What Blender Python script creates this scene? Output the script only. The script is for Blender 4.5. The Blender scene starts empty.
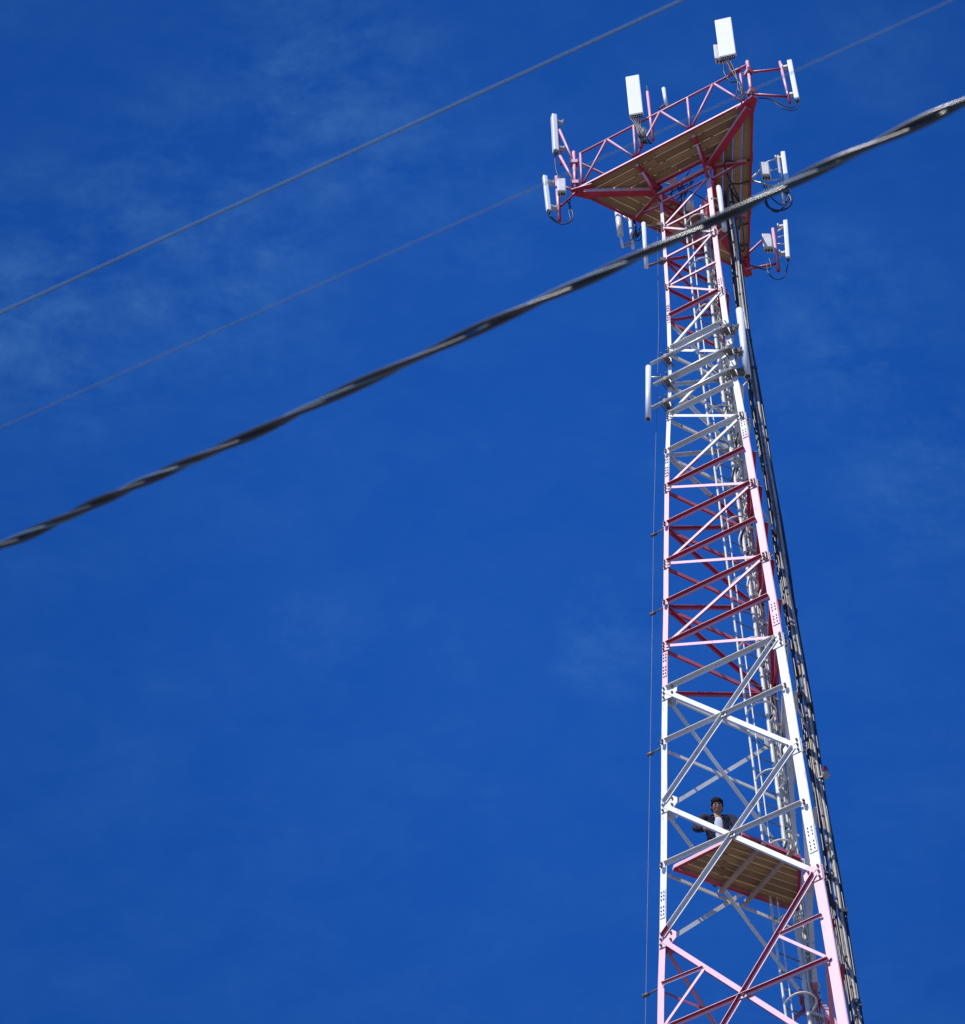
import bpy, bmesh, math, random
from mathutils import Vector, Matrix
random.seed(7)
sc = bpy.context.scene
COL = sc.collection
V = Vector
# ------------------------------------------------------------------ camera
CAM = V((0, 0, 1.6)); FPX = 3269.24; PITCH = math.radians(52.9513)
W, H = 965, 1024
D = 30.0
cd = bpy.data.cameras.new('camera'); co = bpy.data.objects.new('camera', cd); COL.objects.link(co)
co.location = CAM; co.rotation_euler = (math.pi/2 + PITCH, 0, 0)
cd.sensor_fit = 'VERTICAL'; cd.sensor_height = 36; cd.lens = FPX/1024*36
cd.clip_start = 0.1; cd.clip_end = 3000
cd.dof.use_dof = True; cd.dof.focus_distance = 48; cd.dof.aperture_fstop = (cd.lens/1000)/0.015
sc.camera = co
def ray(px, py):
    a = (px-W/2)/FPX; b = -(py-H/2)/FPX; c, s = math.cos(PITCH), math.sin(PITCH)
    return V((a, c-b*s, s+b*c))
def at(px, py, Y):                     # point on the world plane y = Y
    d = ray(px, py); return CAM + d*((Y-CAM.y)/d.y)
def atz(px, py, Z):                    # point on the level z = Z
    d = ray(px, py); return CAM + d*((Z-CAM.z)/d.z)

# ------------------------------------------------------------------ materials
def new_mat(name):
    m = bpy.data.materials.new(name); m.use_nodes = True
    nt = m.node_tree; b = nt.nodes['Principled BSDF']; return m, nt, b
def N(nt, t, **k):
    n = nt.nodes.new(t)
    for a, v in k.items(): setattr(n, a, v)
    return n
def noise(nt, scale, detail=4, rough=.6, space='Object'):
    tc = N(nt, 'ShaderNodeTexCoord'); n = N(nt, 'ShaderNodeTexNoise')
    n.inputs['Scale'].default_value = scale; n.inputs['Detail'].default_value = detail; n.inputs['Roughness'].default_value = rough
    nt.links.new(tc.outputs[space], n.inputs['Vector']); return n
def ramp(nt, src, stops):
    r = N(nt, 'ShaderNodeValToRGB'); e = r.color_ramp.elements
    while len(e) < len(stops): e.new(.5)
    for i, (p, c) in enumerate(stops): e[i].position = p; e[i].color = (*c, 1)
    nt.links.new(src, r.inputs[0]); return r
def mix(nt, fac, a, b):
    m = N(nt, 'ShaderNodeMix', data_type='RGBA')
    for s, v in ((m.inputs[0], fac), (m.inputs[6], a), (m.inputs[7], b)):
        if hasattr(v, 'is_output'): nt.links.new(v, s)
        elif isinstance(v, tuple): s.default_value = (*v, 1)
        else: s.default_value = v
    return m.outputs[2]
def simple(name, col, rough=.5, metal=0, var=.15, scale=3, spec=.5, grime=None, bump=0):
    m, nt, b = new_mat(name)
    n = noise(nt, scale); lo = tuple(c*(1-var) for c in col); hi = tuple(min(1, c*(1+var)) for c in col)
    r = ramp(nt, n.outputs['Fac'], [(.3, lo), (.7, hi)]); out = r.outputs[0]
    if grime:
        n2 = noise(nt, scale*2.7, 6, .7); g = ramp(nt, n2.outputs['Fac'], [(.56, (0,0,0)), (.72, (1,1,1))])
        out = mix(nt, g.outputs[0], out, grime)
    nt.links.new(out, b.inputs['Base Color'])
    b.inputs['Roughness'].default_value = rough; b.inputs['Metallic'].default_value = metal
    b.inputs['Specular IOR Level'].default_value = spec
    if bump:
        bp = N(nt, 'ShaderNodeBump'); bp.inputs['Strength'].default_value = bump
        n3 = noise(nt, scale*12, 5); nt.links.new(n3.outputs['Fac'], bp.inputs['Height']); nt.links.new(bp.outputs[0], b.inputs['Normal'])
    return m
WHITE = (.78, .78, .76); RED = (.47, .012, .045)
def paint(name, bands):
    m, nt, b = new_mat(name)
    if bands:
        geo = N(nt, 'ShaderNodeNewGeometry'); sp = N(nt, 'ShaderNodeSeparateXYZ'); nt.links.new(geo.outputs['Position'], sp.inputs[0])
        n0 = noise(nt, 9, 3); ma = N(nt, 'ShaderNodeMath', operation='MULTIPLY_ADD'); ma.inputs[1].default_value = .06
        nt.links.new(n0.outputs['Fac'], ma.inputs[0]); nt.links.new(sp.outputs['Z'], ma.inputs[2])
        md = N(nt, 'ShaderNodeMath', operation='DIVIDE'); nt.links.new(ma.outputs[0], md.inputs[0]); md.inputs[1].default_value = 60
        r = N(nt, 'ShaderNodeValToRGB'); r.color_ramp.interpolation = 'CONSTANT'; e = r.color_ramp.elements
        zs = [0, .195, .36, .525, .69, .86, 1.0205, 1.1885, 1.3595, 1.5]
        while len(e) < len(zs): e.new(.5)
        for i, z in enumerate(zs):
            e[i].position = (1.6+D*z)/60 if z else 0
            e[i].color = ((1,1,1,1) if i % 2 else (0,0,0,1))
        # band order from the top: red above 1.5, white, red, white, red ...
        nt.links.new(md.outputs[0], r.inputs[0]); isred = r.outputs[0]
    # chalked red
    n1 = noise(nt, 2.2, 5, .65); rr = ramp(nt, n1.outputs['Fac'], [(.35, (.36, .004, .030)), (.65, (.52, .010, .058))])
    nw = noise(nt, 1.4, 6, .7); ww = ramp(nt, nw.outputs['Fac'], [(.3, (.55, .54, .52)), (.62, (.74, .74, .72))])
    if bands: c = mix(nt, isred, ww.outputs[0], rr.outputs[0])
    else: c = rr.outputs[0]
    # rust runs
    tc = N(nt, 'ShaderNodeTexCoord'); mp = N(nt, 'ShaderNodeMapping'); mp.inputs['Scale'].default_value = (14, 14, 2.5)
    nr = N(nt, 'ShaderNodeTexNoise'); nr.inputs['Scale'].default_value = 1; nr.inputs['Detail'].default_value = 7; nr.inputs['Roughness'].default_value = .75
    nt.links.new(tc.outputs['Object'], mp.inputs[0]); nt.links.new(mp.outputs[0], nr.inputs['Vector'])
    gr = ramp(nt, nr.outputs['Fac'], [(.585, (0,0,0)), (.72, (.9,.9,.9))])
    c = mix(nt, gr.outputs[0], c, (.22, .10, .05))
    # sun glare painted into the colour: paler where the steel faces the sun
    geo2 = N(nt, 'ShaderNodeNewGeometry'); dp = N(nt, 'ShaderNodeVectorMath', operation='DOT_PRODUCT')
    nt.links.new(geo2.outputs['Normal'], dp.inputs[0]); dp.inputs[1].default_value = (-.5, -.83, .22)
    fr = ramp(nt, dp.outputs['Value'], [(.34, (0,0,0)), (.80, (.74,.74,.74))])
    glare = mix(nt, isred, (.74, .73, .71), (.86, .62, .70)) if bands else (.86, .62, .70)
    c = mix(nt, fr.outputs[0], c, glare)
    c = mix(nt, gr.outputs[0], c, (.25, .13, .06))
    nt.links.new(c, b.inputs['Base Color'])
    b.inputs['Roughness'].default_value = .42; b.inputs['Specular IOR Level'].default_value = .55
    return m
M = {}
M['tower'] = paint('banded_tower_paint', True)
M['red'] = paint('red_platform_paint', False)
M['galv'] = simple('galvanised_steel', (.50, .50, .49), .42, .35, .2, 6, .5, (.25, .2, .14))
M['white'] = simple('white_radome', (.82, .83, .84), .35, 0, .04, 2, .5)
M['cream'] = simple('aged_white_paint', (.74, .72, .64), .5, 0, .12, 3, .5, (.40, .31, .18))
M['black'] = simple('black_cable_jacket', (.018, .018, .02), .42, 0, .3, 6, .6)
M['grey'] = simple('grey_cable_jacket', (.16, .17, .18), .45, 0, .3, 6, .5)
M['alu'] = simple('weathered_aluminium', (.10, .16, .21), .42, .2, .06, .5, .5)
M['bolt'] = simple('rusty_bolt_steel', (.10, .065, .04), .65, .3, .4, 30)
M['rust'] = simple('brown_bracket_steel', (.17, .13, .10), .6, .3, .4, 12, .5, (.30, .2, .12))
M['boxw'] = simple('white_radio_case', (.72, .72, .68), .45, 0, .1, 6, .5, (.45, .38, .28))
M['dark'] = simple('dark_connector', (.05, .05, .055), .5, .2, .4, 12)
M['grey2'] = simple('dull_weathered_wire', (.13, .21, .26), .6, .0, .05, .4, .3)
M['pale'] = simple('pale_grimy_jacket', (.38, .36, .32), .5, 0, .3, 5, .5, (.12, .10, .08))
M['core'] = simple('black_weathered_insulation', (.007, .013, .022), .27, 0, .3, .8, .8)
def wood():
    m, nt, b = new_mat('weathered_plank_wood')
    tc = N(nt, 'ShaderNodeTexCoord'); mp = N(nt, 'ShaderNodeMapping'); mp.inputs['Scale'].default_value = (1.2, 16, 16)
    n = N(nt, 'ShaderNodeTexNoise'); n.inputs['Scale'].default_value = 1.5; n.inputs['Detail'].default_value = 7; n.inputs['Roughness'].default_value = .7
    nt.links.new(tc.outputs['UV'], mp.inputs[0]); nt.links.new(mp.outputs[0], n.inputs['Vector'])
    oi = N(nt, 'ShaderNodeObjectInfo')
    r = ramp(nt, n.outputs['Fac'], [(.25, (.09, .065, .03)), (.42, (.36, .225, .12)), (.75, (.52, .37, .20))])
    mm = N(nt, 'ShaderNodeMath', operation='MULTIPLY_ADD'); mm.inputs[1].default_value = .6; mm.inputs[2].default_value = .65
    nt.links.new(oi.outputs['Random'], mm.inputs[0])
    hs = N(nt, 'ShaderNodeHueSaturation'); nt.links.new(mm.outputs[0], hs.inputs['Value']); nt.links.new(r.outputs[0], hs.inputs['Color'])
    nt.links.new(hs.outputs[0], b.inputs['Base Color']); b.inputs['Roughness'].default_value = .85
    return m
M['wood'] = wood()

# ------------------------------------------------------------------ object helpers
def link(name, bm, mats, parent=None, smooth=False):
    me = bpy.data.meshes.new(name)
    bmesh.ops.recalc_face_normals(bm, faces=bm.faces)
    bm.to_mesh(me); bm.free()
    for m in (mats if isinstance(mats, (list, tuple)) else [mats]): me.materials.append(m)
    if smooth:
        for p in me.polygons: p.use_smooth = True
    o = bpy.data.objects.new(name, me); COL.objects.link(o)
    if parent:
        o.parent = parent
        base = parent
        M0 = Matrix.Identity(4)
        while base: M0 = base.matrix_basis @ M0; base = base.parent
        me.transform(M0.inverted())
    return o
def thing(name, label, cat, loc=(0,0,0), group=None):
    o = bpy.data.objects.new(name, None); COL.objects.link(o); o.location = loc; o.empty_display_size = .2
    return tag(o, label, cat, group)
def tag(o, label, cat, group=None):
    o['label'] = label; o['category'] = cat
    if group: o['group'] = group
    return o
def struct(o): o['kind'] = 'structure'; return o
def prism(bm, pts, mi=0):              # eight corners: bottom ring of 4, top ring of 4
    v = [bm.verts.new(p) for p in pts]
    for f in ((0,1,2,3), (4,5,6,7), (0,1,5,4), (1,2,6,5), (2,3,7,6), (3,0,4,7)):
        bm.faces.new([v[i] for i in f]).material_index = mi
def slab(bm, P, Q, s, n, s0, s1, n0, n1, mi=0):   # bar from P to Q, section [s0,s1] along s, [n0,n1] along n
    prism(bm, [P+s*s0+n*n0, P+s*s1+n*n0, P+s*s1+n*n1, P+s*s0+n*n1,
               Q+s*s0+n*n0, Q+s*s1+n*n0, Q+s*s1+n*n1, Q+s*s0+n*n1], mi)
def frame_of(d, n):
    d = d.normalized(); n = (n - d*n.dot(d)).normalized(); s = n.cross(d)
    if s.z < 0: s = -s
    return d, s, n
def angle(bm, P, Q, n, w, t=.008, out=1, w2=None, up=1, mi=0):
    d, s, n = frame_of(Q-P, n); w2 = w2 or w
    slab(bm, P, Q, s, n, -w/2, w/2, 0, t, mi)
    e = w/2*up
    lo, hi = (e-t, e) if up > 0 else (e, e+t)
    if out: slab(bm, P, Q, s, n, lo, hi, t, w2, mi)
    else: slab(bm, P, Q, s, n, lo, hi, -w2, 0, mi)
def tube(bm, pts, r, seg=10, cap=True, mi=0, r1=None):
    pts = [V(p) for p in pts]; rings = []
    prev = None
    for i, p in enumerate(pts):
        d = (pts[min(i+1, len(pts)-1)] - pts[max(i-1, 0)]).normalized()
        if prev is None:
            a = V((0,0,1)) if abs(d.z) < .9 else V((1,0,0))
        else: a = prev
        u = (a - d*a.dot(d)).normalized(); prev = u; v = d.cross(u)
        rr = r if r1 is None else r+(r1-r)*i/(len(pts)-1)
        rings.append([bm.verts.new(p + (u*math.cos(2*math.pi*k/seg)+v*math.sin(2*math.pi*k/seg))*rr) for k in range(seg)])
    for a, b in zip(rings, rings[1:]):
        for k in range(seg):
            f = bm.faces.new((a[k], a[(k+1)%seg], b[(k+1)%seg], b[k])); f.material_index = mi; f.smooth = True
    if cap:
        bm.faces.new(rings[0]).material_index = mi; bm.faces.new(rings[-1]).material_index = mi
def box(bm, c, X, Y, Z, a, b, h, mi=0, bev=0):    # centre c, axes, full sizes
    X, Y, Z = X.normalized(), Y.normalized(), Z.normalized()
    if not bev:
        slab(bm, c-X*a/2, c+X*a/2, Y, Z, -b/2, b/2, -h/2, h/2, mi); return
    b2 = bmesh.new(); slab(b2, c-X*a/2, c+X*a/2, Y, Z, -b/2, b/2, -h/2, h/2, mi)
    bmesh.ops.bevel(b2, geom=b2.edges[:], offset=bev, segments=3, affect='EDGES', profile=.5)
    vm = {v: bm.verts.new(v.co) for v in b2.verts}
    for f in b2.faces:
        g = bm.faces.new([vm[v] for v in f.verts]); g.material_index = mi
    b2.free()
def bolt(bm, c, n, r=.016, h=.018, mi=1):
    tube(bm, [c, c+n.normalized()*h], r, 6, True, mi)
def BM(): return bmesh.new()
UP = V((0,0,1))

# ------------------------------------------------------------------ tower skeleton
CX, CY = 3.67, 30.033
PHI = math.radians(178.61)
ZL = [1.6409, 1.6238, 1.5963, 1.5646, 1.5345, 1.503, 1.4711, 1.441, 1.4097, 1.3766, 1.3461, 1.3143, 1.2828, 1.2508, 1.2183, 1.1853, 1.147, 1.1047, 1.0640, 1.0184, .9914]
RT = [(1.70, .0182), (1.5963, .0183), (1.5345, .0188), (1.503, .0194), (1.4711, .0203), (1.441, .0217), (1.4097, .0235), (1.3766, .0257), (1.3461, .0274), (1.3143, .0290), (1.2828, .0306), (1.2508, .0321), (1.2183, .0339), (1.1853, .0355), (1.147, .0375), (1.1047, .0394), (1.064, .0414), (1.0184, .0439), (.9914, .0457), (.963, .0472), (-.06, .101)]
def RZ(z):
    for (a, ra), (b, rb) in zip(RT, RT[1:]):
        if z >= b: return ra + (rb-ra)*(z-a)/(b-a)
    return RT[-1][1]
def ang(k): return PHI + k*2*math.pi/3
def rad(k): return V((math.cos(ang(k)), math.sin(ang(k)), 0))
def leg(k, z, add=0): return V((CX, CY, 1.6+D*z)) + rad(k)*(D*RZ(z)+add)
def fn(i, j):                       # outward normal of face i-j
    return -(rad(3-i-j))
WLEG = {0: .095, 1: .145, 2: .19}
def lw(k, z): return WLEG[k]*(.62 + .38*min(1, max(0, (1.62-z)/.55)))
def node(k, i, j, z):               # working point of leg k on face i-j
    return leg(k, z) + fn(i, j)*(.29*lw(k, z)+.012)

tower = thing('lattice_tower', 'tall red and white triangular steel lattice telecom tower', 'tower', (CX, CY, 0))
for k in range(3):
    bm = BM(); o1 = (leg((k+1)%3, 1)-leg(k, 1)).normalized(); o2 = (leg((k+2)%3, 1)-leg(k, 1)).normalized()
    zs = [z for z, _ in RT]; zs[0] = 1.655
    for za, zb in zip(zs, zs[1:]):
        Pa, Pb = leg(k, za, lw(k, za)*.577), leg(k, zb, lw(k, zb)*.577)
        for u, o_ in ((o1, o2), (o2, o1)):
            inn = (o_ - u*o_.dot(u)).normalized()
            wa, wb = lw(k, za), lw(k, zb); t = .012
            st = .0 if u is o1 else t*1.2
            prism(bm, [Pa+u*st, Pa+u*wa, Pa+u*wa+inn*t, Pa+u*st+inn*t, Pb+u*st, Pb+u*wb, Pb+u*wb+inn*t, Pb+u*st+inn*t])
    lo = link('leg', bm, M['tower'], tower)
    for zz in (1.508, 1.366, 1.205, 1.041, .876, .70):
        bm = BM()
        for j in ((k+1)%3, (k+2)%3):
            n = fn(k, j); u = (leg(j, zz)-leg(k, zz)).normalized()
            c = leg(k, zz, lw(k, zz)*.577)+u*lw(k, zz)*.5; ax = (leg(k, zz+.01)-leg(k, zz)).normalized()
            sdv = u - ax*u.dot(ax)
            ww = lw(k, zz)*.8
            slab(bm, c-ax*.27, c+ax*.27, sdv.normalized(), n, -ww/2, ww/2, .001, .011)
            for q in (0, 1, 2, 4, 5, 6):
                for h in (-1, 1):
                    bolt(bm, c+ax*(-.21+q*.07)+sdv*ww*.24*h+n*.011, n, .0095, .014)
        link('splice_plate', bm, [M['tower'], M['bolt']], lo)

def member(name, i, j, za, zb, w, out=1, w2=None, fa=0., fb=1., up=1, extra=0., t=.008):
    P, Q = node(i, i, j, za), node(j, i, j, zb); n = fn(i, j)
    A, B = P+(Q-P)*fa + n*extra, P+(Q-P)*fb + n*extra
    bm = BM(); dd = (B-A).normalized()
    ia = .04 if fa == 0 else 0
    angle(bm, A+dd*ia, B-dd*(.04 if fb == 1 else 0), n, w, t, out, w2, up)
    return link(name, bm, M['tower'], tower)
faces = ((0,1), (0,2), (1,2))
Q21 = .9630; ZB21 = .905
def nodes_at(pairs, size, zc, k):
    """gusset plates with bolts at leg k, height zc"""
    for j in pairs:
        n = fn(k, j); u = (leg(j, zc)-leg(k, zc)).normalized(); ax = (leg(k, zc+.01)-leg(k, zc)).normalized()
        s = (u-ax*u.dot(ax)).normalized()
        c = node(k, k, j, zc) + s*(size*.42-lw(k, zc)*.45)
        bm = BM(); h = size*1.15
        y0, y1 = n*.002, n*-.010
        prof = [(-.42, -.5), (.25, -.5), (.6, -.18), (.6, .18), (.25, .5), (-.42, .5)]
        v0 = [bm.verts.new(c+s*a*size+ax*b*h+y0) for a, b in prof]; v1 = [bm.verts.new(c+s*a*size+ax*b*h+y1) for a, b in prof]
        bm.faces.new(v0); bm.faces.new(v1[::-1])
        for q in range(6): bm.faces.new((v0[q], v0[(q+1)%6], v1[(q+1)%6], v1[q]))
        for a, b in ((-.28, -.36), (-.28, 0), (-.28, .36), (.3, .22), (.3, -.22)):
            bolt(bm, c+s*a*size+ax*b*h+n*.012, n, .017, .02)
        link('gusset_plate', bm, [M['tower'], M['bolt']], tower)
# zig-zag bracing, levels 1..15
for (i, j) in faces:
    for L in range(1, 16):
        w = .042 if L < 5 else (.066 if L < 15 else .062)
        if (i, j) != (0, 1) and L >= 5: w = .07
        member('horizontal_beam', i, j, ZL[L], ZL[L], w, 0 if L < 5 else 1, w, t=.007)
    for L in range(1, 15):
        a, b = ZL[L], ZL[L+1]
        # leg i even: apex; on face (0,2) leg 0 odd <-> leg 2 even ; on face (1,2) leg 1 odd <-> leg 2 even
        ieven = (i, j) == (0, 1)
        if (L % 2 == 0) == ieven: zi, zj = a, b
        else: zi, zj = b, a
        if L >= 5: member('diagonal_brace', i, j, zi, zj, .052, 0, .045, extra=.01)
        else: member('diagonal_brace', i, j, zi, zj, .042, 0, .035, extra=.01)
# K-less X panels
def xpanel(i, j, zt, zb, zm, w, sub=False):
    member('diagonal_brace', i, j, zt, zb, w, 0, w*.8, up=-1)
    member('diagonal_brace', i, j, zb, zt, w*.85, 1, w*.85, extra=.012)
    member('horizontal_beam', i, j, zm, zm, w*.85, 1, w*.8, extra=.022)
    cz = node(i, i, j, zm).lerp(node(j, i, j, zm), .5)
    n = fn(i, j); bm = BM(); u = (leg(j, 1)-leg(i, 1)).normalized()
    slab(bm, cz-UP*.045+n*.02, cz+UP*.045+n*.02, u, n, -.04, .04, .02, .026); bolt(bm, cz+n*.046, n, .018, .02)
    link('centre_plate', bm, [M['tower'], M['bolt']], tower)
    if sub:
        for (a, b) in ((i, j), (j, i)):
            zq = zt-(zt-zm)*.5
            P = node(a, i, j, zq)+n*.012; C_ = node(a, i, j, zt).lerp(node(b, i, j, zb), .25)+n*.012; Mx = node(a, i, j, zm)+n*.012
            for X_, Y_, o_ in ((P, C_, 1), (C_, Mx, 0)):
                bm = BM(); d_ = (Y_-X_).normalized(); angle(bm, X_+d_*.03, Y_-d_*.03, n, .042, .006, o_, .036)
                link('sub_brace', bm, M['tower'], tower)
for (i, j) in faces:
    xpanel(i, j, ZL[15], ZL[17], ZL[16], .068)
    xpanel(i, j, ZL[17], ZL[19], ZL[18], .068)
    xpanel(i, j, ZL[19], ZB21, Q21, .068, True)
zlow = [ZB21, .73, .51, .25, -.045]
for zt, zb in zip(zlow, zlow[1:]):
    for (i, j) in faces: xpanel(i, j, zt, zb, (zt+zb)/2+.006, .09)
for L in range(2, 20):
    for k in range(3):
        prs = [j for j in range(3) if j != k]
        if L <= 15:
            par = (L % 2 == 0)
            use = [j for j in prs if (par if (k == 0 and j == 1) or k == 2 else (not par))]
            if k == 1: use = [j for j in prs if not par]
            if k == 0: use = [1] if par else [2]
            if use: nodes_at(use, .13 if L < 5 else .17, ZL[L], k)
        elif L in (17, 19): nodes_at(prs, .25, ZL[L], k)
for k in range(3): nodes_at([j for j in range(3) if j != k], .24, ZL[15]-.002, k)
# small end plates with rusty bolts at the mid levels and single joints
for L in (7, 9, 11, 13, 16, 18):
    for k in (0, 1):
        n = fn(0, 1); c = node(k, 0, 1, ZL[L]); bm = BM(); ax = (leg(k, ZL[L]+.01)-leg(k, ZL[L])).normalized()
        u = n.cross(ax)
        slab(bm, c-ax*.05, c+ax*.05, u, n, -.03, .03, .030, .036)
        for q in (-.03, .03): bolt(bm, c+ax*q+n*.038, n, .018, .03)
        link('joint_plate', bm, [M['tower'], M['bolt']], tower)
# footings
for k in range(3):
    p = leg(k, -.053); bm = BM(); p.z = 0
    box(bm, p+UP*.15, V((1,0,0)), V((0,1,0)), UP, 1.1, 1.1, .7, 0, .03)
    link('footing', bm, simple('concrete', (.42, .41, .39), .9, 0, .2, 4) if k == 0 else bpy.data.materials['concrete'], tower)

# ------------------------------------------------------------------ top antenna platform
ZD = 1.6+D*ZL[0]
corner = [V((CX, CY, ZD))+rad(k)*D*.0699 for k in range(3)]
plat = thing('antenna_platform', 'triangular plank deck with red truss railing at the tower top', 'platform', (CX, CY, ZD))
cen = V((CX, CY, ZD))
Hh = 1.08
def edge_pt(a, b, t, inset=0., dz=0.):
    p = corner[a].lerp(corner[b], t); n = fn(a, b)
    return p - n*inset + UP*dz
edges = ((0, 1), (1, 2), (2, 0))
nplank = 4; pw = .142; gap = .016
for a, b in edges:
    n = fn(a, b) if a < b else fn(b, a)
    u = (corner[b]-corner[a]).normalized(); Lg = (corner[b]-corner[a]).length
    for q in range(nplank):
        d0 = .035 + q*(pw+gap); d1 = d0+pw
        # mitre: 30 degree corners
        e0, e1 = d0/math.tan(math.radians(30))+.05, d1/math.tan(math.radians(30))+.05
        jog = random.uniform(-.004, .004)
        spl = [(e0, e1, .5*Lg-.004+random.uniform(-.3,.3))]
        s_ = spl[0][2]
        for (l0, l1, r0, r1) in ((e0, e1, s_-.004, s_-.004), (s_+.004, s_+.004, Lg-e0, Lg-e1)):
            bm = BM(); z0, z1 = .012+jog, .047+jog
            P = corner[a]-n*d0; Qq = corner[a]-n*d1
            prism(bm, [P+u*l0+UP*z0, P+u*r0+UP*z0, Qq+u*r1+UP*z0, Qq+u*l1+UP*z0, P+u*l0+UP*z1, P+u*r0+UP*z1, Qq+u*r1+UP*z1, Qq+u*l1+UP*z1])
            uvl = bm.loops.layers.uv.new('UVMap')
            for f in bm.faces:
                for lp in f.loops:
                    r_ = lp.vert.co-corner[a]; lp[uvl].uv = (r_.dot(u)/1.2+q*3.7, r_.dot(n)+r_.z+q*.61)
            link('deck_plank', bm, M['wood'], plat)
    # edge and inner angles
    bm = BM(); P, Q = corner[a]+u*.02, corner[b]-u*.02
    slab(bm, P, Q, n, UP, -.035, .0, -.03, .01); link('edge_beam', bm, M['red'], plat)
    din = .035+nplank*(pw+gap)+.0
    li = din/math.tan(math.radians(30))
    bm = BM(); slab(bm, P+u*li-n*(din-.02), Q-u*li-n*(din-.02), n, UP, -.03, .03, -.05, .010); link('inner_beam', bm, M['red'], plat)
    # truss railing
    T = [.055, .355, .655, .945]; tops = []
    rr = .023
    def parttube(name, pts, r=rr, mat='red'):
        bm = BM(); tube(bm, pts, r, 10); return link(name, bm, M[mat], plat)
    parttube('top_chord', [edge_pt(a, b, .05, .0, Hh) if False else corner[a].lerp(corner[b], .05)+UP*Hh, corner[a].lerp(corner[b], .95)+UP*Hh])
    for t in T: parttube('rail_post', [corner[a].lerp(corner[b], t)+UP*.05, corner[a].lerp(corner[b], t)+UP*Hh])
    for t0, t1 in zip(T, T[1:]):
        tm = (t0+t1)/2
        parttube('rail_diagonal', [corner[a].lerp(corner[b], t0+.012)+UP*.06, corner[a].lerp(corner[b], tm-.006)+UP*(Hh-.02)])
        parttube('rail_diagonal', [corner[a].lerp(corner[b], tm+.006)+UP*(Hh-.02), corner[a].lerp(corner[b], t1-.012)+UP*.06])
for k in range(3):
    # corner plate, corner post, main spoke beam, two knee beams, struts
    c = corner[k]; r = rad(k); s = UP.cross(r)
    bm = BM(); pts = [c+r*.02+s*.06, c+r*.02-s*.06, c-r*.34-s*.17, c-r*.34+s*.17]
    prism(bm, [p-UP*.062 for p in pts]+[p-UP*.050 for p in pts]); link('corner_plate', bm, M['red'], plat)
    bm = BM(); lt = leg(k, ZL[0]-.004); A = c-r*.2-UP*.1; B = V((lt.x, lt.y, ZD-.1)) + r*.03
    slab(bm, A, B, s, UP, -.06, .06, -.05, .048); link('spoke_beam', bm, M['red'], plat)
    bm = BM(); tube(bm, [c-r*.06-UP*.05, c-r*.06+UP*(Hh+.22)], .035, 12); link('corner_post', bm, M['red'], plat)
    for j in range(3):
        if j == k: continue
        e = corner[k].lerp(corner[j], .345); e2 = e - (fn(k, j))*.10
        lt = leg(k, 1.6238); L0 = V((lt.x, lt.y, ZD-.09))
        bm = BM(); dd = (L0-e2).normalized(); slab(bm, V((e2.x, e2.y, ZD-.09)), L0, UP.cross(dd), UP, -.032, .032, -.04, .038)
        link('support_beam', bm, M['red'], plat)
        mid = V((e2.x, e2.y, ZD-.13)).lerp(V((L0.x, L0.y, ZD-.13)), .22)
        bm = BM(); tube(bm, [mid, leg(k, 1.624)+(fn(k, j))*.05], .028, 10); link('knee_strut', bm, M['red'], plat)
    for dz in (.22, .92):
        bm = BM(); cc = c-r*.06+UP*dz
        slab(bm, cc-UP*.05, cc+UP*.05, r, s, -.055, .055, -.055, .055)
        for a_, b_ in ((.07,.07),(-.07,.07),(.07,-.07),(-.07,-.07)): tube(bm, [cc+r*a_-s*.08+UP*b_*.5, cc+r*a_+s*.08+UP*b_*.5], .008, 6)
        link('clamp', bm, M['red'], plat)
# ------------------------------------------------------------------ antennas
def cable(pts, r=.011, mat='black', name='cable', parent=None, seg=7):
    # smooth through points with catmull-rom
    P = [V(p) for p in pts]; out = []
    for i in range(len(P)-1):
        p0, p1, p2, p3 = P[max(i-1,0)], P[i], P[i+1], P[min(i+2, len(P)-1)]
        for q in range(8):
            t = q/8; out.append(.5*((2*p1)+(p2-p0)*t+(2*p0-5*p1+4*p2-p3)*t*t+(-p0+3*p1-3*p2+p3)*t**3))
    out.append(P[-1]); bm = BM(); tube(bm, out, r, seg); return link(name, bm, M[mat], parent, True)
def panel_antenna(label, top, bot, w, d, face, group=None, lugs=True, wires=4, mat='white'):
    """box radome between two world points; face = horizontal direction it looks to"""
    ax = (top-bot).normalized(); f = V(face); f.z = 0; f = (f-ax*f.dot(ax)).normalized(); s = f.cross(ax)
    t = thing('panel_antenna', label, 'antenna', bot, group)
    bm = BM(); c = (top+bot)/2
    box(bm, c, s, f, ax, w, d, (top-bot).length, 0, min(w, d)*.22)
    link('radome', bm, M[mat], t)
    bm = BM(); box(bm, bot-ax*.012, s, f, ax, w*.86, d*.8, .024); link('end_cap', bm, M['grey'], t)
    if lugs:
        for q in (.14, .86):
            p = bot.lerp(top, q)-f*(d/2)
            bm = BM(); box(bm, p-f*.05, s, f, ax, .07, .10, .05); box(bm, p-f*.10, s, f, ax, .13, .02, .07)
            link('mounting_bracket', bm, M['galv'], t)
    for q in range(wires):
        x = (q-(wires-1)/2)*w*.8/max(1, wires); p = bot-ax*.025+s*x
        bm = BM(); tube(bm, [p, p-ax*.07], .016, 8); link('connector', bm, M['dark'], t)
    return t, ax, f, s
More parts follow.
